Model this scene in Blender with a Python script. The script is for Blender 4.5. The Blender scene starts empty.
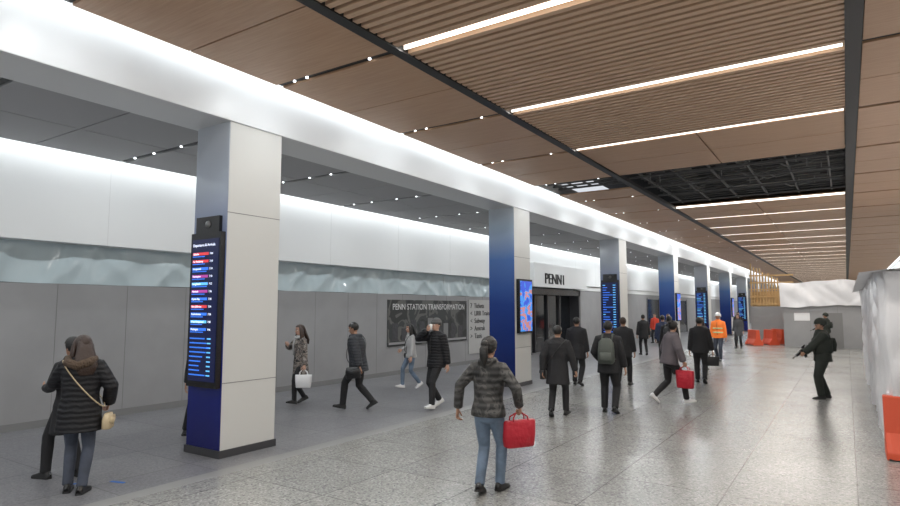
import bpy, math, random
from mathutils import Vector, Matrix, noise
random.seed(7)
S=bpy.context.scene
try:
    S.view_settings.view_transform='Standard'; S.view_settings.look='None'
except Exception as e: print(e)

# ------------------------------------------------------------ materials
def nt(m): return m.node_tree.nodes, m.node_tree.links
def mat(name,col,rough=.6,metal=0.,emit=0.,var=None,bump=None,quilt=None,spec=None,alpha=None):
    m=bpy.data.materials.new(name); m.use_nodes=True
    n,l=nt(m); b=n['Principled BSDF']
    b.inputs['Base Color'].default_value=(*col,1); b.inputs['Roughness'].default_value=rough
    b.inputs['Metallic'].default_value=metal
    if spec is not None: b.inputs['Specular IOR Level'].default_value=spec
    if emit: 
        b.inputs['Emission Color'].default_value=(*col,1); b.inputs['Emission Strength'].default_value=emit
    tc=n.new('ShaderNodeTexCoord')
    if var:
        nz=n.new('ShaderNodeTexNoise'); nz.inputs['Scale'].default_value=var[0]; nz.inputs['Detail'].default_value=4
        l.new(tc.outputs['Object'],nz.inputs['Vector'])
        r=n.new('ShaderNodeValToRGB'); r.color_ramp.elements[0].position=.35; r.color_ramp.elements[1].position=.65
        k=var[1]
        r.color_ramp.elements[0].color=(*[c*(1-k) for c in col],1); r.color_ramp.elements[1].color=(*[min(1,c*(1+k)) for c in col],1)
        l.new(nz.outputs['Fac'],r.inputs['Fac']); l.new(r.outputs['Color'],b.inputs['Base Color'])
    if bump:
        nb=n.new('ShaderNodeTexNoise'); nb.inputs['Scale'].default_value=bump[0]; nb.inputs['Detail'].default_value=3
        l.new(tc.outputs['Object'],nb.inputs['Vector'])
        bp=n.new('ShaderNodeBump'); bp.inputs['Strength'].default_value=bump[1]; bp.inputs['Distance'].default_value=bump[2] if len(bump)>2 else .02
        l.new(nb.outputs['Fac'],bp.inputs['Height']); l.new(bp.outputs['Normal'],b.inputs['Normal'])
    if quilt:
        w=n.new('ShaderNodeTexWave'); w.bands_direction='Z'; w.inputs['Scale'].default_value=quilt; w.inputs['Distortion'].default_value=2.5; w.inputs['Detail'].default_value=2; w.inputs['Detail Scale'].default_value=2
        l.new(tc.outputs['Object'],w.inputs['Vector'])
        bp=n.new('ShaderNodeBump'); bp.inputs['Strength'].default_value=.6; bp.inputs['Distance'].default_value=.01
        l.new(w.outputs['Fac'],bp.inputs['Height']); l.new(bp.outputs['Normal'],b.inputs['Normal'])
    return m

def wood_mat(name,c1,c2):
    m=mat(name,c1,.45); n,l=nt(m); b=n['Principled BSDF']
    tc=n.new('ShaderNodeTexCoord'); mp=n.new('ShaderNodeMapping'); mp.inputs['Scale'].default_value=(1.2,22,1)
    nz=n.new('ShaderNodeTexNoise'); nz.inputs['Scale'].default_value=2.; nz.inputs['Detail'].default_value=6
    r=n.new('ShaderNodeValToRGB'); r.color_ramp.elements[0].position=.3; r.color_ramp.elements[1].position=.7
    r.color_ramp.elements[0].color=(*c1,1); r.color_ramp.elements[1].color=(*c2,1)
    l.new(tc.outputs['Object'],mp.inputs['Vector']); l.new(mp.outputs['Vector'],nz.inputs['Vector'])
    l.new(nz.outputs['Fac'],r.inputs['Fac']); l.new(r.outputs['Color'],b.inputs['Base Color'])
    return m

def terrazzo(name,base,dark,light,tile,rough):
    m=mat(name,base,rough); n,l=nt(m); b=n['Principled BSDF']
    tc=n.new('ShaderNodeTexCoord')
    v=n.new('ShaderNodeTexVoronoi'); v.inputs['Scale'].default_value=52
    l.new(tc.outputs['Object'],v.inputs['Vector'])
    sp=n.new('ShaderNodeSeparateColor'); l.new(v.outputs['Color'],sp.inputs['Color'])
    r=n.new('ShaderNodeValToRGB'); e=r.color_ramp.elements
    e[0].position=0; e[0].color=(*dark,1); e[1].position=1; e[1].color=(*light,1)
    x=e.new(.3); x.color=(*[c*.9 for c in base],1); x=e.new(.75); x.color=(*base,1)
    l.new(sp.outputs[0],r.inputs['Fac'])
    nz=n.new('ShaderNodeTexNoise'); nz.inputs['Scale'].default_value=.8; nz.inputs['Detail'].default_value=5
    l.new(tc.outputs['Object'],nz.inputs['Vector'])
    br=n.new('ShaderNodeTexBrick'); br.offset=0; br.inputs['Scale'].default_value=1
    br.inputs['Brick Width'].default_value=tile; br.inputs['Row Height'].default_value=tile; br.inputs['Mortar Size'].default_value=.008
    br.inputs['Color1'].default_value=(1,1,1,1); br.inputs['Color2'].default_value=(.86,.86,.88,1); br.inputs['Mortar'].default_value=(.45,.45,.45,1)
    l.new(tc.outputs['Object'],br.inputs['Vector'])
    mx=n.new('ShaderNodeMix'); mx.data_type='RGBA'; mx.blend_type='MULTIPLY'; mx.inputs[0].default_value=1
    l.new(r.outputs['Color'],mx.inputs[6]); l.new(br.outputs['Color'],mx.inputs[7])
    mr=n.new('ShaderNodeMapRange'); mr.inputs[1].default_value=.3; mr.inputs[2].default_value=.7; mr.inputs[3].default_value=.84; mr.inputs[4].default_value=1.08
    l.new(nz.outputs['Fac'],mr.inputs[0])
    mx2=n.new('ShaderNodeMix'); mx2.data_type='RGBA'; mx2.blend_type='MULTIPLY'; mx2.inputs[0].default_value=1
    l.new(mx.outputs[2],mx2.inputs[6]); l.new(mr.outputs[0],mx2.inputs[7]); l.new(mx2.outputs[2],b.inputs['Base Color'])
    return m

def zramp(name,stops,rough=.3,emit=0,h=4.63):
    m=mat(name,(.5,.5,.5),rough); n,l=nt(m); b=n['Principled BSDF']
    tc=n.new('ShaderNodeTexCoord'); sx=n.new('ShaderNodeSeparateXYZ'); l.new(tc.outputs['Object'],sx.inputs[0])
    dv=n.new('ShaderNodeMath'); dv.operation='DIVIDE'; dv.inputs[1].default_value=h; l.new(sx.outputs['Z'],dv.inputs[0])
    r=n.new('ShaderNodeValToRGB'); e=r.color_ramp.elements
    e[0].position=stops[0][0]; e[0].color=(*stops[0][1],1); e[1].position=stops[-1][0]; e[1].color=(*stops[-1][1],1)
    for p,c in stops[1:-1]:
        x=e.new(p); x.color=(*c,1)
    l.new(dv.outputs[0],r.inputs['Fac']); l.new(r.outputs['Color'],b.inputs['Base Color'])
    return m

def splotch(name,cols,scale,rough=.7,emit=0):
    m=mat(name,cols[0],rough); n,l=nt(m); b=n['Principled BSDF']
    tc=n.new('ShaderNodeTexCoord'); nz=n.new('ShaderNodeTexNoise'); nz.inputs['Scale'].default_value=scale; nz.inputs['Detail'].default_value=2; nz.inputs['Distortion'].default_value=.6
    l.new(tc.outputs['Object'],nz.inputs['Vector'])
    r=n.new('ShaderNodeValToRGB'); r.color_ramp.interpolation='CONSTANT'; e=r.color_ramp.elements
    e[0].position=0; e[0].color=(*cols[0],1); e[1].position=.6; e[1].color=(*cols[-1],1)
    for i,c in enumerate(cols[1:-1]):
        x=e.new(.42+.18*i/max(1,len(cols)-2)); x.color=(*c,1)
    l.new(nz.outputs['Fac'],r.inputs['Fac']); l.new(r.outputs['Color'],b.inputs['Base Color'])
    if emit:
        l.new(r.outputs['Color'],b.inputs['Emission Color']); b.inputs['Emission Strength'].default_value=emit
    return m

M={}
M['terr']=terrazzo('terrazzo_concourse',(.31,.31,.292),(.15,.15,.15),(.43,.43,.405),1.2,.25)
M['terr2']=terrazzo('terrazzo_aisle',(.20,.20,.21),(.13,.13,.135),(.25,.25,.26),1.2,.34)
M['border']=mat('floor_border',(.24,.24,.235),.35)
M['wood']=wood_mat('ceiling_wood',(.44,.265,.16),(.52,.33,.205))
M['slat']=wood_mat('slat_wood',(.55,.37,.245),(.63,.44,.305))
M['slatback']=mat('slat_backing',(.075,.048,.032),.8)
M['black']=mat('black_channel',(.012,.012,.013),.5)
M['plenum']=mat('plenum_dark',(.03,.03,.032),.8)
M['steel']=mat('galvanised_strut',(.22,.22,.22),.4,.7); M['strut']=mat('dark_strut',(.10,.10,.10),.6); M['duct']=mat('duct_insulation',(.20,.19,.17),.7)
M['white']=mat('white_paint',(.73,.74,.74),.5)
M['beam']=mat('beam_white',(.64,.65,.66),.4)
M['aisle']=mat('aisle_ceiling_grey',(.36,.36,.37),.6)
M['hoard']=mat('hoarding_grey',(.29,.29,.295),.7,var=(1.3,.05))
M['hoardseam']=mat('hoarding_seam',(.20,.20,.20),.8)
M['plastic']=mat('plastic_sheet',(.50,.59,.62),.14)
M['tarp']=mat('white_tarp',(.72,.72,.74),.28,bump=(7,.35,.02))
M['panel']=mat('column_panel',(.58,.58,.56),.28)
M['skirt']=mat('column_skirt',(.06,.06,.065),.35,.3)
M['seam']=mat('panel_seam',(.20,.20,.20),.7); M['seamL']=mat('bulkhead_seam',(.60,.60,.60),.7)
M['blue1']=zramp('column_gradient_board',[(0,(.006,.008,.10)),(.25,(.01,.02,.18)),(.55,(.08,.12,.3)),(.8,(.34,.38,.45)),(1,(.5,.53,.57))],.15)
M['blue2']=zramp('column_gradient_blue',[(0,(.006,.010,.07)),(.45,(.012,.04,.20)),(.7,(.05,.13,.36)),(.88,(.3,.38,.48)),(1,(.5,.54,.58))],.15)
M['housing']=mat('display_housing',(.008,.008,.01),.25)
M['screen']=mat('display_screen_dark',(.006,.010,.05),.2,emit=.5)
def em(n,c,s): return mat(n,c,.5,emit=s)
M['e_white']=em('text_white',(.8,.85,1),1.0); M['e_blue']=em('row_blue',(.03,.15,.65),.9); M['e_red']=em('row_red',(.6,.04,.05),.8)
M['e_pink']=em('row_magenta',(.35,.05,.28),.8); M['e_green']=em('row_green',(.05,.35,.2),.8); M['e_orange']=em('row_orange',(.8,.3,.08),.8); M['e_cyan']=em('row_cyan',(.12,.45,.8),.9)
M['ad']=splotch('advert_screen',[(.01,.06,.5),(.03,.25,.75),(.45,.18,.18),(.03,.22,.75)],3.5,.3,emit=.8)
M['lamp']=em('lamp_strip_glow',(1,.95,.86),2.5); M['coveglow']=em('cove_tube_glow',(.95,.98,1),3.5); M['spot']=em('spot_lamp_glow',(.9,.95,1),6)
M['glass']=mat('dark_glass',(.01,.012,.015),.08)
M['text']=mat('sign_black',(.01,.01,.01),.5); M['textw']=mat('sign_white',(.7,.7,.7),.5)
M['banner']=splotch('banner_photo',[(.012,.014,.014),(.03,.035,.035),(.10,.10,.095),(.02,.022,.022)],1.6,.5)
M['dir']=mat('directory_panel',(.42,.42,.41),.5)
M['orange']=mat('barrier_orange',(.62,.08,.03),.5); M['timber']=wood_mat('raw_timber',(.50,.31,.12),(.66,.44,.20))
M['tape']=mat('blue_tape',(.03,.15,.5),.6)
M['skinL']=mat('skin_light',(.50,.30,.22),.5); M['skinM']=mat('skin_tan',(.36,.20,.13),.5); M['skinD']=mat('skin_brown',(.10,.05,.03),.5)
M['eye']=mat('eye_white',(.7,.7,.7),.3); M['lip']=mat('lips',(.35,.12,.10),.5)
M['hblack']=mat('hair_black',(.010,.009,.008),.45,bump=(60,.5,.01)); M['hbrown']=mat('hair_brown',(.035,.018,.012),.45,bump=(60,.6,.01)); M['hblond']=mat('hair_dark_blond',(.16,.09,.045),.45,bump=(60,.6,.01))
M['pufferB']=mat('puffer_black',(.010,.010,.012),.55,quilt=5.5,spec=.3); M['pufferG']=mat('puffer_charcoal',(.035,.038,.045),.55,quilt=5.5,spec=.3)
M['camo']=splotch('puffer_camo',[(.014,.014,.014),(.035,.034,.033),(.075,.072,.068),(.022,.022,.022)],8,.6)
_n,_l=nt(M['camo']); _w=_n.new('ShaderNodeTexWave'); _w.bands_direction='Z'; _w.inputs['Scale'].default_value=4.5; _w.inputs['Distortion'].default_value=2; _tc=_n.new('ShaderNodeTexCoord'); _b=_n.new('ShaderNodeBump'); _b.inputs['Distance'].default_value=.008
_l.new(_tc.outputs['Object'],_w.inputs['Vector']); _l.new(_w.outputs['Fac'],_b.inputs['Height']); _l.new(_b.outputs['Normal'],_n['Principled BSDF'].inputs['Normal'])
M['coatB']=mat('coat_black',(.013,.013,.015),.8,bump=(7,.7,.03)); M['coatG']=mat('coat_grey',(.06,.06,.065),.8,bump=(7,.7,.03))
M['coatPale']=mat('jacket_pale',(.42,.42,.42),.8,bump=(7,.7,.03)); M['coatPink']=mat('jacket_mauve',(.10,.085,.095),.8,bump=(7,.7,.03))
M['coatRed']=mat('jacket_red',(.65,.06,.03),.7,bump=(7,.7,.03)); M['coatOlive']=mat('uniform_dark_green',(.020,.025,.020),.8,bump=(9,.7,.03))
M['coatBlue']=mat('jacket_navy',(.02,.03,.07),.8,bump=(7,.7,.03)); M['vest']=mat('hi_vis_orange',(.95,.22,.03),.6,emit=.1); M['reflect']=mat('reflective_tape',(.7,.75,.4),.4)
M['plaid']=splotch('plaid_coat',[(.03,.03,.03),(.25,.21,.18),(.08,.07,.07),(.33,.30,.27)],14,.85)
M['pantsB']=mat('trousers_black',(.014,.014,.016),.8,bump=(8,.7,.03)); M['jeans']=mat('jeans_blue',(.13,.18,.25),.8,var=(6,.25),bump=(9,.6,.02)); M['jeansD']=mat('jeans_grey_blue',(.05,.06,.085),.8,var=(6,.2),bump=(9,.6,.02))
M['shoeB']=mat('shoe_black',(.012,.012,.012),.4); M['shoeW']=mat('shoe_white',(.7,.7,.7),.5); M['soleD']=mat('sole_dark',(.02,.02,.02),.7); M['soleW']=mat('sole_white',(.6,.6,.58),.6)
M['redbag']=mat('tote_red',(.42,.010,.025),.45,bump=(7,.8,.05)); M['whitebag']=mat('shopping_bag_white',(.75,.75,.76),.5); M['bagB']=mat('bag_black',(.012,.012,.013),.4); M['bagBeige']=mat('bag_beige',(.50,.40,.25),.45)
M['bagG']=mat('backpack_grey_green',(.07,.08,.07),.7,bump=(10,.5,.02)); M['hatG']=mat('beanie_grey',(.10,.10,.10),.9); M['gun']=mat('gunmetal',(.015,.015,.016),.4,.4); M['phone']=mat('phone_black',(.01,.01,.01),.2); M['clip']=mat('hair_clip_metal',(.8,.8,.75),.2,.8)
M['cup']=mat('paper_cup_white',(.75,.74,.72),.6); M['fur']=mat('fur_trim_brown',(.09,.06,.04),.9,bump=(40,1.,.03))

# ------------------------------------------------------------ mesh builder
class MB:
    def __init__(s): s.V=[];s.F=[];s.I=[];s.sm=[];s.mats=[];s.xf=None
    def mi(s,m):
        if isinstance(m,str): m=M[m]
        if m not in s.mats: s.mats.append(m)
        return s.mats.index(m)
    def add(s,V,F,m,smooth=True):
        o=len(s.V); i=s.mi(m)
        for v in V:
            v=Vector(v)
            if s.xf is not None: v=s.xf@v
            s.V.append(v)
        for f in F: s.F.append([a+o for a in f]); s.I.append(i); s.sm.append(smooth)
    def box(s,x0,x1,y0,y1,z0,z1,m):
        V=[(x0,y0,z0),(x1,y0,z0),(x1,y1,z0),(x0,y1,z0),(x0,y0,z1),(x1,y0,z1),(x1,y1,z1),(x0,y1,z1)]
        s.add(V,[(0,3,2,1),(4,5,6,7),(0,1,5,4),(1,2,6,5),(2,3,7,6),(3,0,4,7)],m,False)
    def tube(s,P,R,m,seg=12,ref=(1,0,0),sq=False,cap=True,capk=.3):
        P=[Vector(p) for p in P]; ref=Vector(ref); V=[];F=[];n=len(P)
        for i in range(n):
            t=(P[min(i+1,n-1)]-P[max(i-1,0)])
            t=t.normalized() if t.length>1e-7 else Vector((0,0,1))
            u=ref-t*ref.dot(t)
            if u.length<1e-3: u=Vector((0,1,0))-t*t.y
            u.normalize(); v=t.cross(u)
            r=R[i]; a,b=(r if isinstance(r,(tuple,list)) else (r,r))
            for j in range(seg):
                th=2*math.pi*j/seg; c,sn=math.cos(th),math.sin(th)
                if sq:
                    c=math.copysign(abs(c)**.45,c); sn=math.copysign(abs(sn)**.45,sn)
                V.append(P[i]+u*a*c+v*b*sn)
        for i in range(n-1):
            for j in range(seg):
                k=(j+1)%seg; F.append((i*seg+j,i*seg+k,(i+1)*seg+k,(i+1)*seg+j))
        if cap:
            r0=R[0] if not isinstance(R[0],(tuple,list)) else min(R[0]); r1=R[-1] if not isinstance(R[-1],(tuple,list)) else min(R[-1])
            a=len(V); V.append(P[0]-(P[1]-P[0]).normalized()*r0*capk); V.append(P[-1]+(P[-1]-P[-2]).normalized()*r1*capk)
            for j in range(seg):
                k=(j+1)%seg; F.append((a,k,j)); F.append((a+1,(n-1)*seg+j,(n-1)*seg+k))
        s.add(V,F,m,True)
    def ell(s,c,r,m,su=16,sv=10,keep=None):
        V=[];F=[];c=Vector(c)
        for i in range(sv+1):
            ph=math.pi*i/sv-math.pi/2
            for j in range(su):
                th=2*math.pi*j/su
                V.append((c.x+r[0]*math.cos(ph)*math.cos(th),c.y+r[1]*math.cos(ph)*math.sin(th),c.z+r[2]*math.sin(ph)))
        for i in range(sv):
            for j in range(su):
                k=(j+1)%su; f=(i*su+j,i*su+k,(i+1)*su+k,(i+1)*su+j)
                if keep:
                    q=sum((Vector(V[a]) for a in f),Vector())/4
                    if not keep(q): continue
                F.append(f)
        s.add(V,F,m,True)
    def obj(s,name,loc=(0,0,0),rz=0,parent=None,bevel=0):
        me=bpy.data.meshes.new(name); me.from_pydata([tuple(v) for v in s.V],[],s.F)
        for m in s.mats: me.materials.append(m)
        me.polygons.foreach_set('material_index',s.I); me.polygons.foreach_set('use_smooth',s.sm); me.update()
        o=bpy.data.objects.new(name,me); o.location=loc; o.rotation_euler=(0,0,rz); S.collection.objects.link(o)
        if parent: o.parent=parent
        if bevel:
            b=o.modifiers.new('bevel','BEVEL'); b.width=bevel; b.segments=2; b.limit_method='ANGLE'
        return o

def remesh(V,F,vox,it=3):
    me=bpy.data.meshes.new('tmp'); me.from_pydata([tuple(v) for v in V],[],F); me.update()
    o=bpy.data.objects.new('tmp',me); S.collection.objects.link(o)
    r=o.modifiers.new('r','REMESH'); r.mode='VOXEL'; r.voxel_size=vox
    if it:
        q=o.modifiers.new('s','SMOOTH'); q.factor=.5; q.iterations=it
    dg=bpy.context.evaluated_depsgraph_get(); ev=o.evaluated_get(dg); m2=bpy.data.meshes.new_from_object(ev)
    V2=[v.co.copy() for v in m2.vertices]; F2=[tuple(p.vertices) for p in m2.polygons]
    bpy.data.objects.remove(o); bpy.data.meshes.remove(me); bpy.data.meshes.remove(m2)
    return V2,F2

def text(body,size,loc,rot,m,parent=None,name='lettering',ext=.004,align='LEFT',sx=1):
    c=bpy.data.curves.new(name,'FONT'); c.body=body; c.size=size; c.extrude=ext; c.align_x=align; c.space_line=1.1
    c.materials.append(M[m]); o=bpy.data.objects.new(name,c); o.location=loc; o.rotation_euler=rot; o.scale=(sx,1,1); S.collection.objects.link(o)
    if parent: o.parent=parent
    return o
RX=(math.pi/2,0,math.pi/2); RY=(math.pi/2,0,0)

# ------------------------------------------------------------ shell
Y0,Y1=-6.0,90.0; MOD=2.8667; YB=5.70
BX0,BX1=-7.90,-7.06
b=MB(); b.box(-12.2,-6.6,Y0,Y1,-.15,0,'terr2'); b.box(-6.6,-6.37,Y0,Y1,-.15,0,'border'); b.box(-6.37,3.6,Y0,Y1,-.15,0,'terr'); b.obj('floor')
ks=list(range(-4,29))
b=MB()
CE=5.20
XA,XB,XC,XD,XE,XF=-6.72,-4.60,-4.45,.14,.31,2.9
b.box(BX1,3.45,Y0,Y1,6.35,6.5,'plenum')
gap=.012
def panel(x0,x1,y0,y1,m='wood',z=CE): b.box(x0+gap,x1-gap,y0+gap,y1-gap,z,z+.04,m)
for k in ks:
    ya=YB+k*MOD; yb=ya+MOD
    if yb>Y1: break
    if k!=3:
        panel(XA,XB,ya+.05,ya+MOD*.5); panel(XA,XB,ya+MOD*.5,yb-.05)
    else:
        panel(XA,XB,ya+1.6,yb-.05)
    if k<=1:
        b.box(XC,XD,ya+.05,yb-.05,5.36,5.38,'slatback')
        n_=int((MOD-.16)/.142)
        for q in range(n_):
            y=ya+.10+q*.142
            b.box(XC,XD,y,y+.084,5.19,5.33,'slat')
    elif k in (3,4): pass
    else:
        xm=(XC+XD)/2
        for xx in ((XC,xm),(xm,XD)):
            panel(xx[0],xx[1],ya+.06,ya+MOD*.5); panel(xx[0],xx[1],ya+MOD*.5,yb-.06)
    panel(XE,XF,ya+.05,ya+MOD*.5); panel(XE,XF,ya+MOD*.5,yb-.05)
    b.box(XA,XB,ya-.05,ya+.05,5.225,5.26,'black'); b.box(XE,XF,ya-.05,ya+.05,5.225,5.26,'black')
    if k not in (4,):
        b.box(XC,XD,ya-.06,ya+.06,5.25,5.28,'slat' if k<3 else 'wood')
b.box(XB,XC,Y0,Y1,5.17,5.26,'black'); b.box(XD,XE,Y0,Y1,5.17,5.26,'black')
for ya,yb in ((Y0,YB+3*MOD),(YB+5*MOD,Y1)): b.box(XA,XF,ya,yb,5.40,5.44,'slatback')
b.box(XE,XF,YB+3*MOD,YB+5*MOD,5.40,5.44,'slatback')
b.box(BX1,XA+.02,Y0,Y1,5.5,5.54,'white'); b.box(XA-.02,XA+.02,Y0,Y1,5.24,5.5,'white')
b.box(XF-.02,3.45,Y0,Y1,5.5,5.54,'white'); b.box(XF-.02,XF+.02,Y0,Y1,5.24,5.5,'white')
b.obj('ceiling')
OA=YB+3*MOD+.12; OB=YB+5*MOD-.12
b=MB()
for i in range(17):
    y=OA+i*.335+random.uniform(-.06,.06); b.box(XC,XD,y,y+.03,5.44,5.48,'strut')
for i in range(6):
    x=-4.2+i*.8; b.box(x,x+.04,OA,OB,5.33,5.38,'strut')
for i in range(4):
    y=OA+.6+i*1.4; b.box(XC,XD,y,y+.04,5.26,5.30,'strut')
for x,r in ((-3.7,.2),(-2.2,.12),(-.7,.16)): b.tube([(x,OA,5.85),(x+.1,(OA+OB)/2,5.8),(x,OB,5.82)],[r,r,r],'duct')
for i in range(6):
    y=OA+.4+i*.9; b.tube([(-4.4,y,5.62+.05*(i%2)),(-2.5,y+.2,5.66),(.1,y-.1,5.62)],[.05,.05,.05],'duct',8)
for i in range(14):
    x=random.uniform(-4.3,0); y=random.uniform(OA+.1,OB-.2); b.tube([(x,y,6.2),(x,y,5.3)],[.012,.012],'steel',6); b.box(x-.12,x+.12,y-.09,y+.09,5.5,5.62,random.choice(['duct','steel','strut']))
for i in range(8):
    x=random.uniform(-4.2,-1); y=random.uniform(OA+.3,OB-.9); b.tube([(x,y,5.6),(x+.4,y+.2,5.38),(x+.8,y+.1,5.42),(x+1.1,y+.5,5.6)],[.02]*4,'steel',6)
for i in range(4): b.box(XA+.1,XB-.1,OA+.05+i*.38,OA+.09+i*.38,5.3,5.35,'strut')
for i in range(5): b.box(-6.6+i*.42,-6.56+i*.42,OA,OA+1.4,5.36,5.4,'strut')
b.tube([(XA+.1,OA+.7,5.7),(XB-.1,OA+.8,5.7)],[.15,.15],'duct')
b.obj('exposed_ceiling_services')
b=MB(); AZ=4.66; AX=-10.92
for k in ks:
    ya=YB+k*MOD; yb=ya+MOD
    if yb>Y1: break
    for x0,x1 in ((AX,-9.42),(-9.42,BX0-.01)):
        for y0,y1 in ((ya+.05,ya+MOD*.5),(ya+MOD*.5,yb-.05)):
            b.box(x0+.01,x1-.01,y0+.01,y1-.01,AZ,AZ+.03,'aisle')
    b.box(AX,BX0-.01,ya-.05,ya+.05,AZ+.02,AZ+.05,'black')
b.box(-11.3,BX0-.01,Y0,Y1,AZ+.3,AZ+.36,'white')
b.box(AX-.03,AX,Y0,Y1,AZ,AZ+.3,'white')
b.obj('ceiling_aisle')
b=MB(); b.box(BX0,BX1,Y0,Y1,4.61,5.62,'beam')
b.obj('trim_beam',bevel=.01)
b=MB(); b.box(-12.2,-12.0,Y0,Y1,0,5.05,'plenum'); b.obj('wall_left')
b=MB(); b.box(-11.9,-11.3,Y0,Y1,3.14,AZ+.36,'white')
for k in ks:
    y=YB+k*MOD
    if y<Y1: b.box(-11.302,-11.298,y,y+.006,3.14,AZ+.3,'seamL')
b.obj('trim_bulkhead')
HX=-11.46
b=MB(); b.box(HX-.2,HX,Y0,23.4,0,2.42,'hoard')
y=Y0
while y<23.3: b.box(HX-.002,HX+.003,y,y+.008,.12,2.42,'hoardseam'); y+=1.22
b.box(HX,HX+.02,Y0,23.4,0,.12,'hoardseam')
b.box(HX-.2,HX,29.4,Y1-.1,0,2.9,'hoard'); b.box(HX-.2,HX+.05,29.4,Y1-.1,2.9,3.12,'white')
for y in (33,42,51,60): b.box(HX,HX+.04,y,y+3.,.0,2.6,'glass'); b.box(HX+.04,HX+.07,y-.1,y,0,2.7,'skirt'); b.box(HX+.04,HX+.07,y+3.,y+3.1,0,2.7,'skirt')
b.obj('construction_hoarding')
def crease(p,q,s):
    # sharp, straight tension creases fanning in two diagonal directions
    a=noise.noise(Vector((p*.9*s+q*1.1*s,(p-q)*.22,s))); c=noise.noise(Vector((p*1.1*s-q*1.4*s,(p+q)*.22,s+7)))
    e=noise.noise(Vector((p*2.6*s+q*.5,q*.5,s+3)))
    return (1-abs(a)*2)*.45+(1-abs(c)*2)*.35+(1-abs(e)*2)*.2
def sheet(path,z0,z1,m,amp,dx=.12,fold=.1,seed=0,edge=.1,fs=1.):
    b=MB(); pts=[]; L0=0
    for (a,c) in zip(path[:-1],path[1:]):
        a=Vector((*a,0)); c=Vector((*c,0)); L=(c-a).length; n=max(1,int(L/dx))
        nn=Vector((-(c-a).y,(c-a).x,0)).normalized()
        for i in range(n): pts.append((a+(c-a)*i/n,nn,L0+L*i/n))
        L0+=L
    pts.append((Vector((*path[-1],0)),nn,L0))
    z1_=z1; z0f=z0 if callable(z0) else (lambda p:z0)
    nz=max(3,int((z1-z0f(pts[0][0]))/dx)); V=[];F=[]
    N=len(pts)
    for i in range(N):
        p=pts[i][0]; s=pts[i][2]; nn=sum((pts[min(N-1,max(0,i+o))][1] for o in (-2,-1,0,1,2)),Vector()).normalized()
        zb=z0f(p)
        for j in range(nz+1):
            t=j/nz; z=zb+(z1-zb)*t+(edge*noise.noise(Vector((s*.9,seed,j*.01))) if j in(0,nz) else 0)
            d=amp*noise.noise(Vector((s*.8,z*.8,seed)))+fold*crease(s*fs,z*fs,1.+seed*.01)
            v=p+nn*d; V.append((v.x,v.y,z))
    for i in range(N-1):
        for j in range(nz):
            a=i*(nz+1)+j; F.append((a,a+nz+1,a+nz+2,a+1))
    b.add(V,F,m); return b
sheet([(-11.70,23.4),(-11.70,Y0)],2.43,3.16,'plastic',.05,.05,.17,seed=2,edge=.03,fs=1.0).obj('plastic_sheeting')
b=MB()
b.box(-11.95,-11.85,23.45,29.35,0,2.85,'glass'); b.box(-11.85,-11.35,23.45,23.65,0,2.85,'skirt'); b.box(-11.85,-11.35,29.15,29.35,0,2.85,'skirt')
for y in (24.8,26.2,27.6): b.box(-11.85,-11.75,y,y+.08,0,2.6,'skirt')
b.box(-11.85,-11.35,23.45,29.35,2.6,2.88,'housing'); b.box(-11.84,-11.82,24.0,24.7,1.4,2.1,'e_orange')
b.obj('door_1')
e=bpy.data.objects.new('station_name_sign',None); S.collection.objects.link(e)
b=MB(); b.box(-11.29,-11.05,23.3,29.5,2.92,3.95,'white'); b.obj('fascia',parent=e,bevel=.01)
text('PENN1',.66,(-11.04,24.35,3.08),RX,'text',e,'letters',.03,sx=1.12)
e=bpy.data.objects.new('banner',None); S.collection.objects.link(e)
b=MB(); b.box(HX+.004,HX+.03,14.0,18.45,.85,2.25,'banner')
for i in range(9):
    y=14.2+i*.46; h=.35+.4*random.random(); b.box(HX+.03,HX+.034,y,y+.28,1.0,1.0+h,random.choice(['coatG','hoardseam','coatG']))
b.box(HX+.03,HX+.034,14.05,18.4,.9,.97,'hoard'); b.obj('print',parent=e)
text('PENN STATION TRANSFORMATION',.26,(HX+.038,14.2,1.95),RX,'textw',e,'title',.002,sx=.97)
for yy in (18.6,20.8):
    e=bpy.data.objects.new('directory_sign',None); S.collection.objects.link(e)
    b=MB(); b.box(HX+.004,HX+.03,yy,yy+1.95,.35,2.3,'dir'); 
    for i,(c) in enumerate(('e_red','e_blue','e_green','e_orange','e_blue')): b.box(HX+.03,HX+.036,yy+1.7,yy+1.85,2.0-i*.33,2.14-i*.33,c)
    b.obj('panel',parent=e)
    text('7  Tickets\n<  LIRR Trains\n<  Subway\n>  Amtrak\n>  Taxis',.25,(HX+.035,yy+.1,2.0),RX,'text',e,'lines')
b=MB(); b.box(3.45,3.65,Y0,Y1,0,5.6,'beam'); b.obj('wall_right')
b=MB(); b.box(-12.2,3.65,Y1,Y1+.2,0,6.5,'hoard'); b.obj('wall_end')
b=MB(); b.box(3.42,3.45,Y0,Y1,0,.12,'skirt'); b.obj('baseboard_right')

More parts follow.
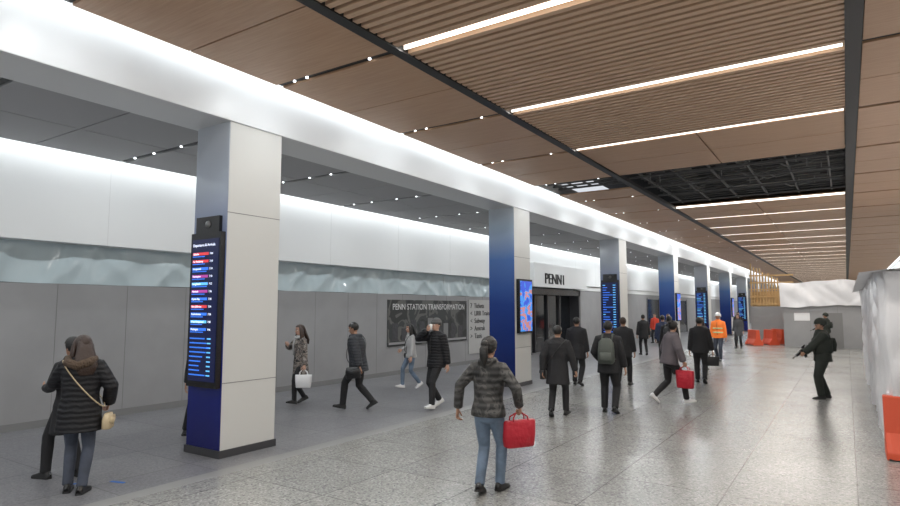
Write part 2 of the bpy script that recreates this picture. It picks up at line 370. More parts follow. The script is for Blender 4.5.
# ------------------------------------------------------------ columns
def column(i):
    y=5.16+8.6*i; e=bpy.data.objects.new('column',None); e.location=(-7.455,y+.46,0); S.collection.objects.link(e)
    b=MB(); X0,X1,A,B=-.37,.375,-.46,.46
    b.box(X0,X1,A+.01,B,.10,4.61,'panel')
    b.box(X0-.02,X1+.02,A-.02,B+.02,0,.10,'skirt')
    for z in (.98,3.32):
        b.box(X1-.001,X1+.002,A,B,z,z+.010,'seam'); b.box(X0,X1,B,B+.002,z,z+.010,'seam'); b.box(X0-.002,X0,A,B,z,z+.010,'seam')
    odd=(i%2==0)
    b.box(X0,X1-.005,A,A+.012,.10,4.61,'blue1' if odd else 'blue2')
    b.obj('shaft',parent=e,bevel=.006)
    b=MB()
    if odd:
        b.box(X0+.05,X1-.02,A-.07,A,.92,3.05,'housing'); b.box(X0+.09,X1-.06,A-.075,A-.07,1.0,2.96,'screen')
        b.box(X0+.12,X1-.1,A-.05,A,3.05,3.28,'housing'); b.tube([(0.03,A-.07,3.17),(0.03,A-.03,3.17)],[.045,.055],'steel')
        f=A-.078
        if i==0:
            text('Departures & Arrivals',.056,(X0+.11,f,2.86),RY,'e_white',e,'header',.001)
            cols=['e_white','e_red','e_red','e_blue','e_pink','e_cyan','e_pink','e_blue','e_red','e_blue','e_cyan','e_blue']
            names=['Long Island Rail Road','Babylon','Far Rockaway','Hempstead','Huntington','Long Beach','Montauk','Oyster Bay','Port Jefferson','Ronkonkoma','West Hempstead','Patchogue']
            for j in range(1,12):
                z=2.86-j*.105
                b.box(X0+.11,X0+.47,f,f+.003,z-.018,z+.020,cols[j])
                text(names[j],.040,(X0+.125,f-.001,z-.013),RY,'e_white',e,'row',.001)
                text('7:%02d'%(2+j*4),.040,(X0+.50,f,z-.013),RY,'e_white',e,'time',.001)
                b.box(X0+.11,X0+.36+.1*random.random(),f,f+.003,z-.044,z-.030,'e_blue')
            for j in range(9):
                z=1.58-j*.062
                b.box(X0+.11,X0+.11+.2+.25*random.random(),f,f+.003,z-.009,z+.009,'e_blue'); b.box(X0+.5,X0+.58,f,f+.003,z-.009,z+.009,'e_cyan')
        else:
            for j in range(20):
                z=2.86-j*.092
                b.box(X0+.11,X0+.2+.3*random.random(),f,f+.003,z-.014,z+.014,random.choice(['e_blue','e_cyan','e_blue','e_blue'])); b.box(X0+.5,X0+.6,f,f+.003,z-.014,z+.014,'e_cyan')
    else:
        b.box(X1,X1+.09,A+.10,B-.06,1.35,2.75,'housing'); b.box(X1+.09,X1+.095,A+.14,B-.1,1.40,2.70,'ad')
    b.obj('display',parent=e)
for i in range(-1,9): column(i)

# ------------------------------------------------------------ lamps
def area(name,loc,sx,sy,e,col,rot=(0,0,0),shape='RECTANGLE',parent=None):
    l=bpy.data.lights.new(name,'AREA'); l.shape=shape; l.size=sx; l.size_y=sy; l.energy=e; l.color=col
    o=bpy.data.objects.new(name,l); o.location=loc; o.rotation_euler=rot; S.collection.objects.link(o)
    if parent: o.parent=parent
    return o
b=MB(); warm=(1,.96,.90); cool=(.94,.98,1)
stripe=[k for k in ks if k not in (3,4) and YB+k*MOD<Y1-2]
strips=bpy.data.objects.new('linear_ceiling_lamps',None); S.collection.objects.link(strips)
for k in stripe:
    y=YB+k*MOD
    b.box(XC+.02,XD-.02,y-.013,y+.013,5.20,5.25,'lamp')
    area('linear_lamp_light',((XC+XD)/2,y,5.195),4.5,.022,80 if y<30 else 92,warm,parent=strips)
b.obj('diffusers',parent=strips)
spots=bpy.data.objects.new('recessed_spot_lamps',None); S.collection.objects.link(spots)
b=MB()
for k in ks:
    y=YB+k*MOD
    if y>Y1-2: break
    for x in (-6.4,-6.15,-5.0): b.tube([(x,y,5.205),(x,y,5.225)],[.018,.018],'spot',8)
    for x in (-10.5,-9.9,-9.1,-8.5): b.tube([(x,y,AZ+.0),(x,y,AZ+.025)],[.018,.018],'spot',8)
    if y<30 or k%3==0:
        f=1 if y<30 else 3
        area('spot_light',(-6.1,y,5.19),.05,.05,22*f,cool,shape='DISK',parent=spots)
        area('spot_light_aisle',(-9.5,y,AZ-.01),.05,.05,30*f,cool,shape='DISK',parent=spots)
        area('spot_light_side',(1.6,y,5.19),.05,.05,24*f,warm,shape='DISK',parent=spots)
b.obj('lenses',parent=spots)
coves=bpy.data.objects.new('cove_lamps',None); S.collection.objects.link(coves)
b=MB()
b.tube([(-6.80,Y0,5.30),(-6.80,Y1,5.30)],[.02,.02],'coveglow',8); b.tube([(-11.06,Y0,AZ+.06),(-11.06,Y1,AZ+.06)],[.03,.03],'coveglow',8); b.tube([(3.1,Y0,5.3),(3.1,Y1,5.3)],[.02,.02],'coveglow',8)
b.obj('tubes',parent=coves)
for i in range(10):
    y=-1+i*9.6
    area('cove_light',(-6.88,y,5.44),9.5,.06,44,cool,rot=(math.radians(68),0,math.radians(-90)),parent=coves)
    area('cove_light_aisle',(-11.12,y,AZ+.17),9.5,.06,56,cool,rot=(math.radians(58),0,math.radians(-90)),parent=coves)
    area('cove_light_side',(2.96,y,5.34),9.5,.08,32,cool,rot=(math.radians(70),0,math.radians(90)),parent=coves)

# ------------------------------------------------------------ right construction zone
def barrier(name,x,y,rz,L=1.8):
    prof=[(-.28,0),(.28,0),(.28,.10),(.13,.34),(.09,.82),(-.09,.82),(-.13,.34),(-.28,.10)]
    b=MB(); V=[];F=[]; ys=[-L/2,-L/2+.06,-.3,-.25,.25,.3,L/2-.06,L/2]; sc=[.93,1,1,.9,.9,1,1,.93]
    for yy,s in zip(ys,sc):
        for p in prof: V.append((p[0]*s,yy,p[1]))
    n=len(prof)
    for i in range(len(ys)-1):
        for j in range(n):
            k=(j+1)%n; F.append((i*n+j,i*n+k,(i+1)*n+k,(i+1)*n+j))
    F.append(tuple(range(n))[::-1]); F.append(tuple(range((len(ys)-1)*n,len(ys)*n)))
    b.add(V,F,'orange',False)
    b.box(-.282,.282,-L/2+.02,L/2-.02,.0,.03,'soleD'); b.obj(name,(x,y,0),rz,bevel=.02)
barrier('traffic_barrier',1.22,10.20,math.pi/2,1.75); barrier('traffic_barrier',2.68,10.20,math.pi/2,1.1)
sh=sheet([(.30,22.4),(.30,10.25),(.42,10.02),(3.36,10.02)],lambda p:.05+.33*max(0,min(1,(11.2-p.y)/.9)),2.5,'tarp',.04,.06,.13,seed=5,edge=.06,fs=1.1)
V=[];F=[]
n1,n2=22,60
for i in range(n1+1):
    for j in range(n2+1):
        x=.16+(3.22)*i/n1; y=9.9+12.5*j/n2
        V.append((x,y,2.45+.05*crease(x,y,1.)+.14*math.sin(math.pi*i/n1)))
for i in range(n1):
    for j in range(n2):
        a=i*(n2+1)+j; F.append((a,a+n2+1,a+n2+2,a+1))
sh.add(V,F,'tarp'); sh.obj('tarp_covered_enclosure')
b=MB(); b.box(-2.8,3.3,36,39,0,2.35,'hoard')
for i in range(6): b.box(-2.8+i*1.2,-2.79+i*1.2,35.994,36,0,2.35,'hoardseam')
b.box(-2.3,-1.6,35.98,35.995,1.35,1.75,'whitebag'); b.box(-.9,-.2,35.98,35.995,.0,1.75,'hoardseam'); b.obj('site_hoarding_box')
sheet([(-2.9,35.7),(3.3,35.7)],lambda p:2.05+.35*abs(noise.noise(Vector((p.x*.8,1,2)))),3.35,'tarp',.06,.08,.2,seed=9,edge=.2,fs=.9).obj('tarp_drape')
b=MB()
for i in range(15): b.box(-4.75+i*.155,-4.68+i*.155,40.0,40.12,2.1,4.55-.10*i+(.12 if i%3==0 else 0),'timber')
for i in range(5): b.box(-4.8,-2.5-.0,39.95,40.0,2.2+i*.42,2.28+i*.42,'timber')
b.box(-4.8,-2.5,40.12,40.16,0,3.0,'timber'); b.box(-4.8,-2.5,39.95,40.1,0,2.1,'hoard'); b.obj('timber_stud_frame')
for x,y,r in ((-4.3,36.6,.5),(-3.6,37.4,.5),(-3.3,38.7,.6)): barrier('traffic_barrier',x,y,r,1.1)
b=MB()
def T(x,y): return .963*x,.9046*y+.1154*x
for x,y,r in ((-7.4,5.2,.3),(-7.75,4.9,1.2)):
    x,y=T(x,y); b.xf=Matrix.Translation((x,y,0))@Matrix.Rotation(r,4,'Z'); b.box(-.10,.10,-.02,.02,0,.003,'tape')
b.obj('floor_tape_marks')

# ------------------------------------------------------------ people
def ik(a,t,l1,l2,pole):
    d=t-a; D=min(d.length,(l1+l2)*.998); D=max(D,abs(l1-l2)+.01); dn=d.normalized()
    x=(l1*l1-l2*l2+D*D)/(2*D); h=math.sqrt(max(0,l1*l1-x*x)); p=Vector(pole); p=p-dn*p.dot(dn)
    p=p.normalized() if p.length>1e-4 else Vector((0,1,0))
    return a+dn*x+p*h, a+dn*D
HEAD=[(0,.020,.080,.035),(.05,.042,.094,.005),(.16,.056,.098,-.035),(.28,.064,.096,-.062),(.40,.070,.094,-.080),(.50,.073,.089,-.090),(.58,.076,.094,-.095),(.70,.077,.095,-.098),(.80,.073,.085,-.093),(.90,.058,.065,-.075),(.97,.032,.035,-.045),(1.0,.008,.005,-.012)]
def hand(m,W,d,sx,skin,curl,ref=None):
    d=d.normalized(); s=Vector(ref or (0,.8,.6)); s=s-d*s.dot(d); s.normalize(); n=d.cross(s)*(-sx)
    m.tube([W-d*.03,W,W+d*.035,W+d*.07,W+d*.095],[(.025,.020),(.026,.018),(.036,.017),(.041,.015),(.039,.012)],skin,10,ref=s)
    for i,(o,L) in enumerate(((.031,.072),(.010,.080),(-.011,.075),(-.031,.058))):
        p=W+d*.09+s*o; ang=0; pts=[p-d*.015,p]; 
        for q,fr in enumerate((.42,.32,.26)):
            ang+=curl*(.8+.1*i)
            p=p+(d*math.cos(ang)+n*math.sin(ang))*L*fr; pts.append(p)
        m.tube(pts,[.009,.009,.0085,.008,.0065],skin,6,ref=s,capk=.8)
    p=W+d*.025+s*.026; a=(d*.7+s*.7+n*.2).normalized(); c=(d*.9+s*.25+n*(.3+.4*curl)).normalized()
    m.tube([p,p+a*.035,p+a*.035+c*.03,p+a*.035+c*.055],[.013,.011,.010,.007],skin,6,ref=n,capk=.8)
    return W+d*.10+n*.022
def person(name,x,y,heading,H=1.72,fem=False,top='coatB',hem=.80,bulk=0.,bottom='pantsB',lw=1.,shoe='shoeB',sole='soleD',skin='skinL',hair='hblack',hs='short',
           fL=(-.09,.0,0),fR=(.09,.0,0),hL=None,hR=None,cL=.35,cR=.35,lean=0,yaw=0,pitch=0,hat=None,hood=False,vox=.014,crouch=0,twist=0,vest=False,scarf=None,fur=False,world=False):
    if not world: x,y=T(x,y)
    m=MB(); k=H/1.75; w=.91 if fem else 1.; R=math.radians
    feet={}
    hz=.93-crouch
    for sx,f in ((-1,fL),(1,fR)):
        p=R(f[2]); low=min(-.085*math.cos(p)-.15*math.sin(p),-.085*math.cos(p)+.065*math.sin(p))
        A=Vector((f[0],f[1],-low)); feet[sx]=(A,p)
        dd=A-Vector((sx*.085,0,0)); hz=min(hz,A.z+math.sqrt(max(.2,.845**2-dd.x**2-dd.y**2)))
    t=MB()
    t.tube([(0,0,hz-.13),(0,0,hz-.06),(0,-.005,hz),(0,0,hz+.09)],[(.12*w,.09),(.158,.115),(.163,.118),(.145,.105)],'pantsB',18)
    for sx in (-1,1):
        A,p=feet[sx]; hp=Vector((sx*.085,0,hz-.02)); kn,an=ik(hp,A,.43,.42,(sx*.12,1,0))
        r=[.092,.090,.078,.066,.066,.058,.058]
        t.tube([hp+Vector((0,0,.03)),hp.lerp(kn,.25),hp.lerp(kn,.7),kn,kn.lerp(an,.3),kn.lerp(an,.75),an+Vector((0,0,-.01))],[q*lw for q in r],'pantsB',12)
        m.xf=Matrix.Translation(A)@Matrix.Rotation(-sx*R(8),4,'Z')@Matrix.Rotation(-p,4,'X')
        ys=[(-.078,.022,.05),(-.065,.034,.085),(-.03,.038,.115),(.02,.039,.105),(.07,.043,.075),(.12,.047,.055),(.165,.040,.045),(.188,.022,.032)]
        V=[];F=[];n=11
        for yy,hw,hh in ys:
            for j in range(n):
                th=math.pi*j/(n-1); V.append((hw*math.copysign(abs(math.cos(th))**.7,math.cos(th)),yy,-.085+.02+(hh-.02)*math.sin(th)**.8))
        for i in range(len(ys)-1):
            for j in range(n-1): F.append((i*n+j,i*n+j+1,(i+1)*n+j+1,(i+1)*n+j))
        F.append(tuple(range(n))); F.append(tuple(range((len(ys)-1)*n,len(ys)*n))[::-1]); m.add(V,F,shoe)
        V=[];F=[]
        out=[(hw+.004,yy) for yy,hw,hh in ys]; loop=[(a,b_) for a,b_ in out]+[(-a,b_) for a,b_ in out[::-1]]
        for z in (-.085,-.062):
            for a,b_ in loop: V.append((a,b_,z))
        q=len(loop)
        for j in range(q): F.append((j,(j+1)%q,q+(j+1)%q,q+j))
        F.append(tuple(range(q))[::-1]); F.append(tuple(range(q,2*q))); m.add(V,F,sole,False); m.xf=None
    V,F=remesh(t.V,t.F,vox); m.add(V,F,bottom)
    U=Matrix.Translation((0,0,hz))@Matrix.Rotation(R(twist),4,'Z')@Matrix.Rotation(-R(lean),4,'X')@Matrix.Translation((0,0,-.93))
    t=MB(); t.xf=U; B=bulk
    prof=[(.92,.178*(1.02 if fem else 1),.128),(1.03,.165*w,.118),(1.10,.162*w,.115),(1.2,.175*w,.122),(1.32,.185*w,.122),(1.39,.180*w,.108),(1.44,.145*w,.088),(1.475,.095*w,.072),(1.515,.066,.062)]
    low=[(hem,.180+(.92-hem)*.08,.130+(.92-hem)*.09)] if hem<.9 else []
    if hem<.75: low.append((.82,.183,.135))
    pr=low+prof if hem<.9 else [(hem,.172,.122)]+prof[1:]
    t.tube([(0,(.01 if z>1.4 else 0)+(.012 if fem and 1.15<z<1.36 else 0),z) for z,a,c in pr],[(a+B,c+B) for z,a,c in pr],'coatB',22,capk=.02)
    hands={}
    for sx,ht,cu in ((-1,hL,cL),(1,hR,cR)):
        sh=U@Vector((sx*.172*w,0,1.405)); inn=U@Vector((sx*.11*w,0,1.41))
        Tg=Vector(ht[:3]) if ht else Vector((sx*.27,.04,.80))
        pole=ht[3] if ht and len(ht)>3 else (sx*.5,-1,-.1)
        el,wr=ik(sh,Tg,.285,.255,pole)
        t.xf=None; r=[.055,.066,.060,.051,.047,.040] if not fem else [.05,.057,.052,.045,.041,.036]
        t.tube([inn,sh,sh.lerp(el,.5),el,el.lerp(wr,.4),wr],[q+B*.8 for q in r],'coatB',12)
        dr=(wr-el).normalized()
        hands[sx]=hand(m,wr+dr*.012,dr,sx,skin,cu)
    if hood:
        t.xf=U; t.tube([(-.085,-.03,1.49),(-.06,-.085,1.47),(0,-.11,1.455),(.06,-.085,1.47),(.085,-.03,1.49)],[.03,.045,.05,.045,.03],'coatB',10,ref=(0,0,1))
    V,F=remesh(t.V,t.F,vox); m.add(V,F,top)
    m.xf=U
    if fur: m.tube([(-.10,.04,1.50),(-.13,-.04,1.49),(-.11,-.14,1.46),(0,-.20,1.42),(.11,-.14,1.46),(.13,-.04,1.49),(.10,.04,1.50)],[.03,.045,.05,.05,.05,.045,.03],'fur',10,ref=(0,0,1))
    m.tube([(.07*math.cos(a),.012+.068*math.sin(a),1.50+.008*math.sin(a)) for a in [i*2*math.pi/14 for i in range(15)]],[(.016,.02)]*15,top if not scarf else scarf,8,ref=(0,0,1),cap=False)
    if scarf: m.tube([(.08*math.cos(a),.02+.085*math.sin(a),1.47+.01*math.sin(3*a)) for a in [i*2*math.pi/14 for i in range(15)]],[(.03,.035)]*15,scarf,8,ref=(0,0,1),cap=False); m.tube([(.04,.11,1.47),(.05,.15,1.3),(.05,.145,1.08)],[(.045,.012)]*3,scarf,8)
    m.tube([(0,.128+B,.95),(0,.126+B,1.15),(0,.132+B,1.3),(0,.10+B,1.42)],[.006]*4,'soleD',6)
    if vest:
        for z in (1.05,1.2): m.tube([((.172*w+B+.004)*math.cos(a),(.124+B+.004)*math.sin(a),z) for a in [i*2*math.pi/20 for i in range(21)]],[(.025,.006)]*21,'reflect',6,ref=(0,0,1),cap=False)
    m.tube([(0,.0,1.45),(0,.008,1.50),(0,.018,1.57)],[.058*w,.052*w,.052*w],skin,12)
    HM=U@Matrix.Translation((0,.0,1.535))@Matrix.Rotation(R(yaw),4,'Z')@Matrix.Rotation(-R(pitch),4,'X'); m.xf=HM
    hh=.222; Z=lambda q: -.012+q*hh
    P=[];Q=[]
    for q,hw,fy,by in HEAD: P.append((0,(fy+by)/2+.012,Z(q))); Q.append((hw*(.96 if fem else 1),(fy-by)/2))
    m.tube(P,Q,skin,20)
    m.tube([(0,.098,Z(.54)),(0,.108,Z(.44)),(0,.121,Z(.35)),(0,.112,Z(.31))],[.006,.009,.013,.010],skin,8)
    m.ell((0,.104,Z(.215)),(.024,.008,.006),'lip',10,6); m.ell((0,.103,Z(.185)),(.019,.008,.006),'lip',10,6)
    for sx in (-1,1):
        m.ell((sx*.031,.091,Z(.50)),(.0145,.010,.008),'eye',10,6); m.ell((sx*.031,.0995,Z(.50)),(.006,.003,.006),'text',8,6)
        m.tube([(sx*.014,.106,Z(.585)),(sx*.032,.106,Z(.60)),(sx*.048,.094,Z(.585))],[.003,.0045,.003],hair,6)
        m.ell((sx*.076,.005,Z(.44)),(.009,.019,.031),skin,10,8)
    if hs!='bald':
        c=(0,.004,Z(.60)); nape=Z(.26 if hs=='short' else .15)
        def keep(v):
            if v.y>.072: return v.z>Z(.80)
            if v.y>.03: return v.z>Z(.66)
            if v.y>-.01: return v.z>Z(.46 if hs=='short' else .3)
            return v.z>nape
        g=1. if hs=='short' else 1.06
        m.ell(c,(.087*g,.112*g,.101*g),hair,32,22,keep)
    if hs=='long':
        for sx in (-1,1): m.tube([(sx*.06,.03,Z(.85)),(sx*.088,.02,Z(.5)),(sx*.10,.01,Z(.05)),(sx*.115,.03,Z(-.35)),(sx*.10,.04,Z(-.75))],[(.02,.035),(.026,.048),(.03,.055),(.026,.045),(.008,.015)],hair,10)
        m.tube([(0,-.07,Z(.75)),(0,-.092,Z(.3)),(0,-.115,Z(-.1)),(0,-.15,Z(-.5)),(0,-.17,Z(-.95))],[(.07,.03),(.092,.045),(.115,.05),(.125,.04),(.07,.012)],hair,14)
    if hs=='pony':
        m.ell((0,-.125,Z(.66)),(.045,.04,.045),hair,12,8)
        m.tube([(0,-.115,Z(.65)),(.0,-.155,Z(.40)),(0,-.15,Z(0)),(0,-.14,Z(-.3)),(0,-.135,Z(-.5))],[(.035,.03),(.052,.04),(.05,.034),(.032,.024),(.008,.008)],hair,10)
    if hs=='bun': m.ell((0,-.11,Z(.8)),(.042,.042,.042),hair,14,10)
    if hs=='clip':
        m.ell((0,-.1,Z(.55)),(.05,.035,.06),hair,14,10); m.tube([(-.05,-.13,Z(.6)),(0,-.145,Z(.63)),(.05,-.13,Z(.6))],[.008,.01,.008],'clip',8)
    if hat=='beanie':
        m.ell((0,.004,Z(.68)),(.092,.114,.105),'hatG',24,16,lambda v:v.z>Z(.66)); m.tube([(.093*math.cos(a),.004+.113*math.sin(a),Z(.70)) for a in [i*math.pi/9 for i in range(19)]],[(.025,.007)]*19,'hatG',8,ref=(0,0,1),cap=False)
    if hat in('helmet','hard'):
        mm='coatOlive' if hat=='helmet' else 'whitebag'
        m.ell((0,.0,Z(.62)),(.108,.130,.125),mm,24,16,lambda v:v.z>Z(.58)-(.04 if v.y<.04 else 0))
        m.tube([(.109*math.cos(a),.131*math.sin(a),Z(.60)-(.03 if math.sin(a)<.3 else 0)) for a in [i*math.pi/9 for i in range(19)]],[.006]*19,mm,6,ref=(0,0,1),cap=False)
    m.xf=None
    for i,v in enumerate(m.V): m.V[i]=v*k
    zm=min(v.z for v in m.V)
    for v in m.V: v.z-=zm
    o=m.obj(name,(x,y,0),R(heading))
    W=Matrix.Translation((x,y,0))@Matrix.Rotation(R(heading),4,'Z')@Matrix.Scale(k,4)@Matrix.Translation((0,0,-zm/k))
    return dict(W=W,U=W@U,hand={s:W@h for s,h in hands.items()},rz=R(heading),k=k,B=bulk,o=o)
def tote(name,g,rz,w,h,d,m_,drop=.16,hw=None):
    b=MB(); hw=hw or w*.25
    b.tube([(0,0,-drop-h),(0,0,-drop-h*.95),(0,0,-drop-h*.5),(0,0,-drop-.02),(0,0,-drop)],[(w*.42,d*.45),(w*.44,d*.5),(w*.48,d*.5),(w*.5,d*.38),(w*.5,d*.3)],m_,20,sq=True,capk=0)
    for s in (-1,1):
        b.tube([(-hw,s*d*.3,-drop-.04),(-hw*.9,s*d*.25,-drop*.5),(-hw*.35,0,.0),(hw*.35,0,.0),(hw*.9,s*d*.25,-drop*.5),(hw,s*d*.3,-drop-.04)],[.008]*6,m_,6,ref=(0,1,0))
    return b.obj(name,g,rz)
def backpack(name,pi,m_,w=.15,h=.46):
    b=MB(); b.xf=pi['U']; B=pi['B']; y=-.115-B; z=.96
    b.tube([(0,y-.08,z),(0,y-.085,z+.03),(0,y-.08,z+h*.5),(0,y-.07,z+h*.85),(0,y-.05,z+h)],[(w*.85,.07),(w,.085),(w,.085),(w*.9,.07),(w*.5,.035)],m_,20,sq=True,capk=.1)
    b.tube([(0,y-.17,z+.04),(0,y-.175,z+.08),(0,y-.17,z+h*.45)],[(w*.7,.03),(w*.75,.035),(w*.7,.025)],m_,16,sq=True,capk=.1)
    for s in (-1,1): b.tube([(s*.08,y,1.36),(s*.095,-.05,1.475+B),(s*.10,.05,1.46+B),(s*.11,.115+B,1.34),(s*.13,.10+B,1.15),(s*.155,-.02,1.05),(s*.12,y-.02,1.02)],[(.022,.007)]*7,m_,6)
    b.tube([(-.03,y-.04,1.42),(0,y-.04,1.45),(.03,y-.04,1.42)],[.007]*3,m_,6); b.obj(name)
def crossbag(name,pi,m_,side=1,w=.12,h=.16,strap='bagB',z=.90):
    b=MB(); b.xf=pi['U']; B=pi['B']; n=24
    b.tube([(side*(.03+(.175+B)*math.cos(a)),(.15+B)*math.sin(a),1.21-.27*math.cos(a)) for a in [i*2*math.pi/n for i in range(n+1)]],[.007]*(n+1),strap,6,ref=(0,1,0),cap=False)
    X=side*(.25+B); b.tube([(X,0,z-h),(X,0,z-h*.95),(X,0,z-h*.4),(X,0,z)],[(.04,w*.9),(.05,w),(.05,w),(.03,w*.85)],m_,18,sq=True,capk=.1)
    b.tube([(X+side*.045,-w*.9,z-h*.35),(X+side*.055,0,z-h*.5),(X+side*.045,w*.9,z-h*.35)],[(.012,.04)]*3,m_,8,ref=(1,0,0)); b.obj(name)

p=person('woman_walking',-3.46,6.88,8,1.69,True,'camo',.86,.022,'jeans',1.0,'shoeB','soleD','skinM','hblack','pony',
   fL=(-.07,-.10,14),fR=(.07,.17,0),hL=(-.36,-.04,.92,(-1,-.6,0)),hR=(.32,.14,.96,(1,-.9,0)),cR=1.2,cL=.7,hood=True,vox=.012,lean=2)
tote('red_tote_bag',p['hand'][1],p['rz']+.9,.40,.28,.15,'redbag',.08)
p=person('woman_standing',-7.44,4.72,50,1.70,True,'pufferB',.68,.045,'jeansD',.98,'shoeB','soleD','skinL','hbrown','long',
   fL=(-.08,.0,0),fR=(.09,-.12,0),hL=(-.14,.33,1.20,(-1,-.2,-.6)),hR=(.26,.16,.96,(1,-.8,-.1)),cR=.8,vox=.012,hood=True,fur=True,yaw=30)
crossbag('shoulder_bag',p,'bagBeige',1,.11,.17,'bagBeige',.86); 
person('woman_in_long_coat',-8.1,5.02,100,1.68,True,'coatB',.58,.02,'pantsB',1.05,'shoeB','soleD','skinM','hblack','clip',fL=(-.12,.22,0),fR=(.12,-.05,0),hL=(-.16,.24,1.1),hR=(.2,.2,1.0),vox=.014)
person('person_waiting',-9.05,7.80,-120,1.68,False,'coatB',.75,.01,'pantsB',1.,'shoeB','soleD','skinM','hblack','short',fL=(-.12,.12,0),fR=(.24,-.1,0))
p=person('woman_with_shopping_bag',-10.05,11.2,165,1.64,True,'plaid',.66,.02,'pantsB',.95,'shoeB','soleD','skinL','hbrown','long',fL=(-.08,.18,-12),fR=(.08,-.14,22),hL=(-.30,.06,.80),hR=(.14,.26,1.28,(1,-.3,-.6)),cL=1.2,cR=1.,scarf='coatPale',lean=2)
tote('shopping_bag',p['hand'][-1],p['rz']+.9,.34,.26,.14,'whitebag',.10)
p=person('man_in_dark_puffer',-8.5,11.15,110,1.74,False,'pufferG',.76,.05,'pantsB',1.12,'shoeB','soleD','skinM','hblack','short',fL=(-.09,.28,-10),fR=(.09,-.28,30),hL=(-.25,-.12,.85),hR=(.27,.18,.86),lean=7,pitch=8,hood=True)
crossbag('messenger_bag',p,'bagB',-1,.15,.22,'bagB',.88)
p=person('woman_in_pale_jacket',-9.55,14.7,150,1.60,True,'coatPale',.84,.012,'jeans',.92,'shoeW','soleW','skinL','hblack','long',fL=(-.08,-.22,28),fR=(.08,.22,-8),hL=(-.28,.12,.84),hR=(.2,.2,1.02),lean=3)
crossbag('crossbody_bag',p,'bagB',1,.10,.14,'bagB',.95)
p=person('man_in_black_jacket',-7.25,12.1,165,1.78,False,'pufferB',.80,.04,'pantsB',1.05,'shoeW','soleW','skinL','hbrown','short',fL=(-.10,.20,-8),fR=(.10,-.16,24),hL=(-.27,-.06,.82),hR=(.06,.20,1.50,(1,-.1,-.8)),cR=.9,hat='beanie',hood=True)
b=MB(); g=p['hand'][1]; b.tube([g+Vector((0,0,-.06)),g+Vector((0,0,.05))],[.024,.032],'cup',14); b.obj('paper_cup')
p=person('man_in_black_coat',-4.72,12.26,12,1.68,False,'coatB',.62,.03,'pantsB',1.08,'shoeB','soleD','skinM','hblack','short',fL=(-.10,-.18,24),fR=(.11,.20,-6),hL=(-.27,-.10,.88,(-1,-.6,0)),hR=(.34,.02,.86,(1,-.6,0)),cR=1.1,lean=2)
crossbag('messenger_bag',p,'bagB',-1,.14,.24,'bagB',.95)
person('man_walking',-6.16,17.4,5,1.76,False,'coatB',.68,.04,'pantsB',1.15,'shoeB','soleD','skinM','hblack','short',fL=(-.11,.14,0),fR=(.11,-.14,18),vox=.018)
p=person('man_with_backpack',-4.02,13.14,8,1.75,False,'coatB',.76,.03,'pantsB',1.15,'shoeB','soleD','skinM','hblack','short',fL=(-.12,.12,0),fR=(.12,-.12,18),hL=(-.22,.2,1.0),hR=(.3,.06,.82))
backpack('backpack',p,'bagG')
person('man_walking',-5.1,17.99,5,1.76,False,'coatB',.72,.03,'pantsB',1.1,'shoeB','soleD','skinM','hbrown','short',fL=(-.11,-.14,18),fR=(.11,.14,0),vox=.018)
p=person('woman_striding',-3.30,15.05,-50,1.76,True,'coatPink',.84,.045,'pantsB',1.05,'shoeW','soleW','skinM','hblack','bun',fL=(-.10,-.30,38),fR=(.10,.30,-8),hL=(-.26,.16,.90),hR=(.32,.14,.88,(1,-.6,0)),cR=1.2,lean=8,yaw=30)
tote('red_tote_bag',p['hand'][1],p['rz']+.6,.38,.36,.14,'redbag',.08)
p=person('man_in_navy_jacket',-3.46,19.5,10,1.76,False,'coatB',.80,.03,'pantsB',1.1,'shoeB','soleD','skinM','hblack','short',fL=(-.09,.18,0),fR=(.09,-.18,22),vox=.018,hR=(.3,.05,.84))
tote('briefcase',p['hand'][1],p['rz']+.2,.34,.24,.10,'bagB',.06)
p=person('man_with_backpack',-4.75,21.8,5,1.76,False,'coatB',.78,.02,'pantsB',1.0,'shoeB','soleD','skinD','hblack','short',fL=(-.09,.12,0),fR=(.09,-.12,18),vox=.02)
backpack('backpack',p,'bagB')
person('woman_in_dark_coat',-4.15,23.6,-5,1.70,True,'coatG',.6,.015,'pantsB',1.0,'shoeB','soleD','skinL','hbrown','long',fL=(-.09,-.12,18),fR=(.09,.12,0),vox=.02)
person('construction_worker',-4.25,27.8,172,1.80,False,'vest',.84,.02,'jeansD',1.05,'shoeB','soleD','skinM','hblack','short',fL=(-.09,.14,-6),fR=(.09,-.14,18),hat='hard',vest=True,vox=.02)
person('woman_in_dark_coat',-4.76,37.3,170,1.70,True,'coatG',.6,.015,'pantsB',1.0,'shoeB','soleD','skinL','hbrown','long',fL=(-.09,-.12,18),fR=(.09,.12,0),vox=.022)
person('person_in_red_jacket',-9.6,40.4,165,1.68,False,'coatRed',.8,.02,'pantsB',1.0,'shoeB','soleD','skinL','hbrown','short',fL=(-.09,-.12,18),fR=(.09,.12,0),vox=.022)
person('man_walking',-7.6,29.9,30,1.72,False,'coatB',.7,.02,'pantsB',1.0,'shoeB','soleD','skinM','hblack','short',fL=(-.09,.14,0),fR=(.09,-.14,18),vox=.022)
person('man_walking',-6.9,31.5,190,1.74,False,'coatG',.75,.02,'pantsB',1.0,'shoeB','soleD','skinM','hbrown','short',fL=(-.09,.14,0),fR=(.09,-.14,18),vox=.022)
person('man_walking',-5.6,44,180,1.76,False,'coatB',.8,.02,'jeansD',1.0,'shoeB','soleD','skinM','hblack','short',fL=(-.09,.12,0),fR=(.09,-.12,18),vox=.022)
person('man_in_navy_jacket',-5.9,26.0,8,1.74,False,'coatBlue',.8,.02,'pantsB',1.0,'shoeB','soleD','skinM','hblack','short',fL=(-.09,-.12,16),fR=(.09,.12,0),vox=.022)
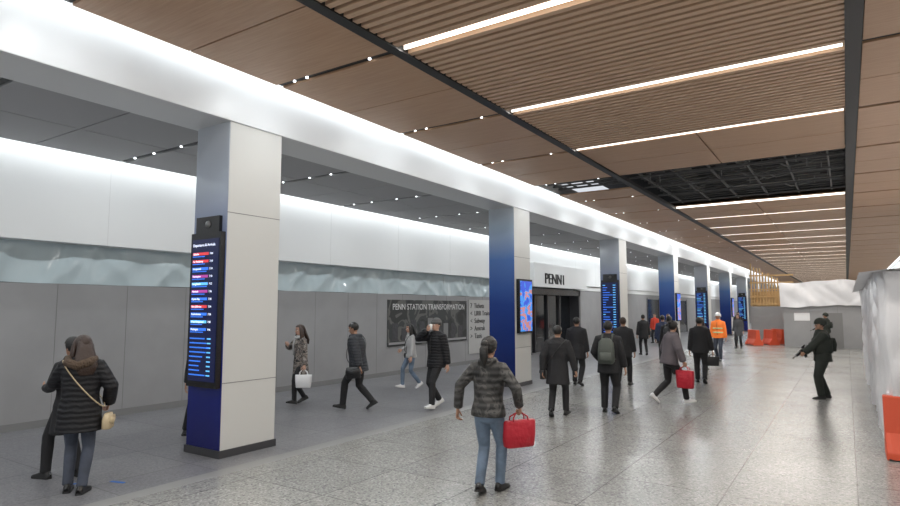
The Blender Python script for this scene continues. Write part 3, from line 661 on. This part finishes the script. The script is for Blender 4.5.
person('woman_in_red_jacket',-8.6,38.5,10,1.64,True,'coatRed',.8,.02,'jeansD',1.0,'shoeB','soleD','skinL','hblack','long',fL=(-.09,-.12,18),fR=(.09,.12,0),vox=.022)
def rifle(name,pi):
    b=MB(); a=pi['hand'][1]; c=pi['hand'][-1]; d=(c-a).normalized(); up=Vector((0,0,1)); s=d.cross(up).normalized(); u=s.cross(d)
    Mx=Matrix((( d.x,s.x,u.x,a.x),(d.y,s.y,u.y,a.y),(d.z,s.z,u.z,a.z),(0,0,0,1))); b.xf=Mx
    b.box(-.05,.22,-.02,.02,.03,.10,'gun'); b.box(.22,.38,-.022,.022,.04,.09,'gun'); b.tube([(.38,0,.07),(.50,0,.07)],[.009,.009],'gun',8); b.tube([(.46,0,.07),(.52,0,.07)],[.013,.013],'gun',8)
    b.box(-.02,.02,-.014,.014,-.07,.03,'gun'); b.box(.09,.15,-.013,.013,-.12,.03,'gun'); b.tube([(-.05,0,.075),(-.12,0,.07)],[.014,.014],'gun',8); b.box(-.24,-.11,-.02,.02,-.02,.09,'gun'); b.tube([(.03,0,.13),(.14,0,.13)],[.018,.02],'gun',8); b.box(.06,.12,-.01,.01,.10,.12,'gun')
    b.obj(name)
for (x,y,h,v) in ((-.52,17.64,106,.014),(-.9,38.2,80,.022)):
    p=person('soldier',x,y,h,1.76,False,'coatOlive',.82,.045,'coatOlive',1.35,'shoeB','soleD','skinM','hblack','short',fL=(-.14,.10,0),fR=(.13,-.08,0),hL=(-.10,.40,.98,(-.9,-.4,-.4)),hR=(.17,.20,1.08,(1,-.8,-.2)),cL=1.,cR=1.1,hat='helmet',vox=v,pitch=4,yaw=0)
    rifle('rifle',p)
    b=MB(); b.xf=p['U']; b.tube([(0,0,1.0),(0,0,1.03),(0,0,1.3),(0,0,1.36)],[(.19,.15),(.215,.18),(.215,.18),(.16,.14)],'coatOlive',20,sq=True,capk=.02)
    for i in range(3): b.box(-.12+i*.085,-.05+i*.085,.175,.22,1.03,1.17,'bagG')
    b.tube([(0,-.2,1.05),(0,-.21,1.2),(0,-.2,1.33)],[(.12,.05),(.13,.06),(.11,.04)],'coatOlive',16,sq=True); b.obj('tactical_vest')

# ------------------------------------------------------------ world + camera
w=bpy.data.worlds.new('world'); S.world=w; w.use_nodes=True; bg=w.node_tree.nodes['Background']; bg.inputs[0].default_value=(.9,.94,1,1); bg.inputs[1].default_value=.8
c=bpy.data.cameras.new('camera'); co=bpy.data.objects.new('camera',c); S.collection.objects.link(co); S.camera=co
c.sensor_width=36; c.lens=600/900*36; c.clip_end=300; c.clip_start=.05
co.location=(0,0,2); co.rotation_euler=(math.radians(90+5.24),0,math.radians(33.36))
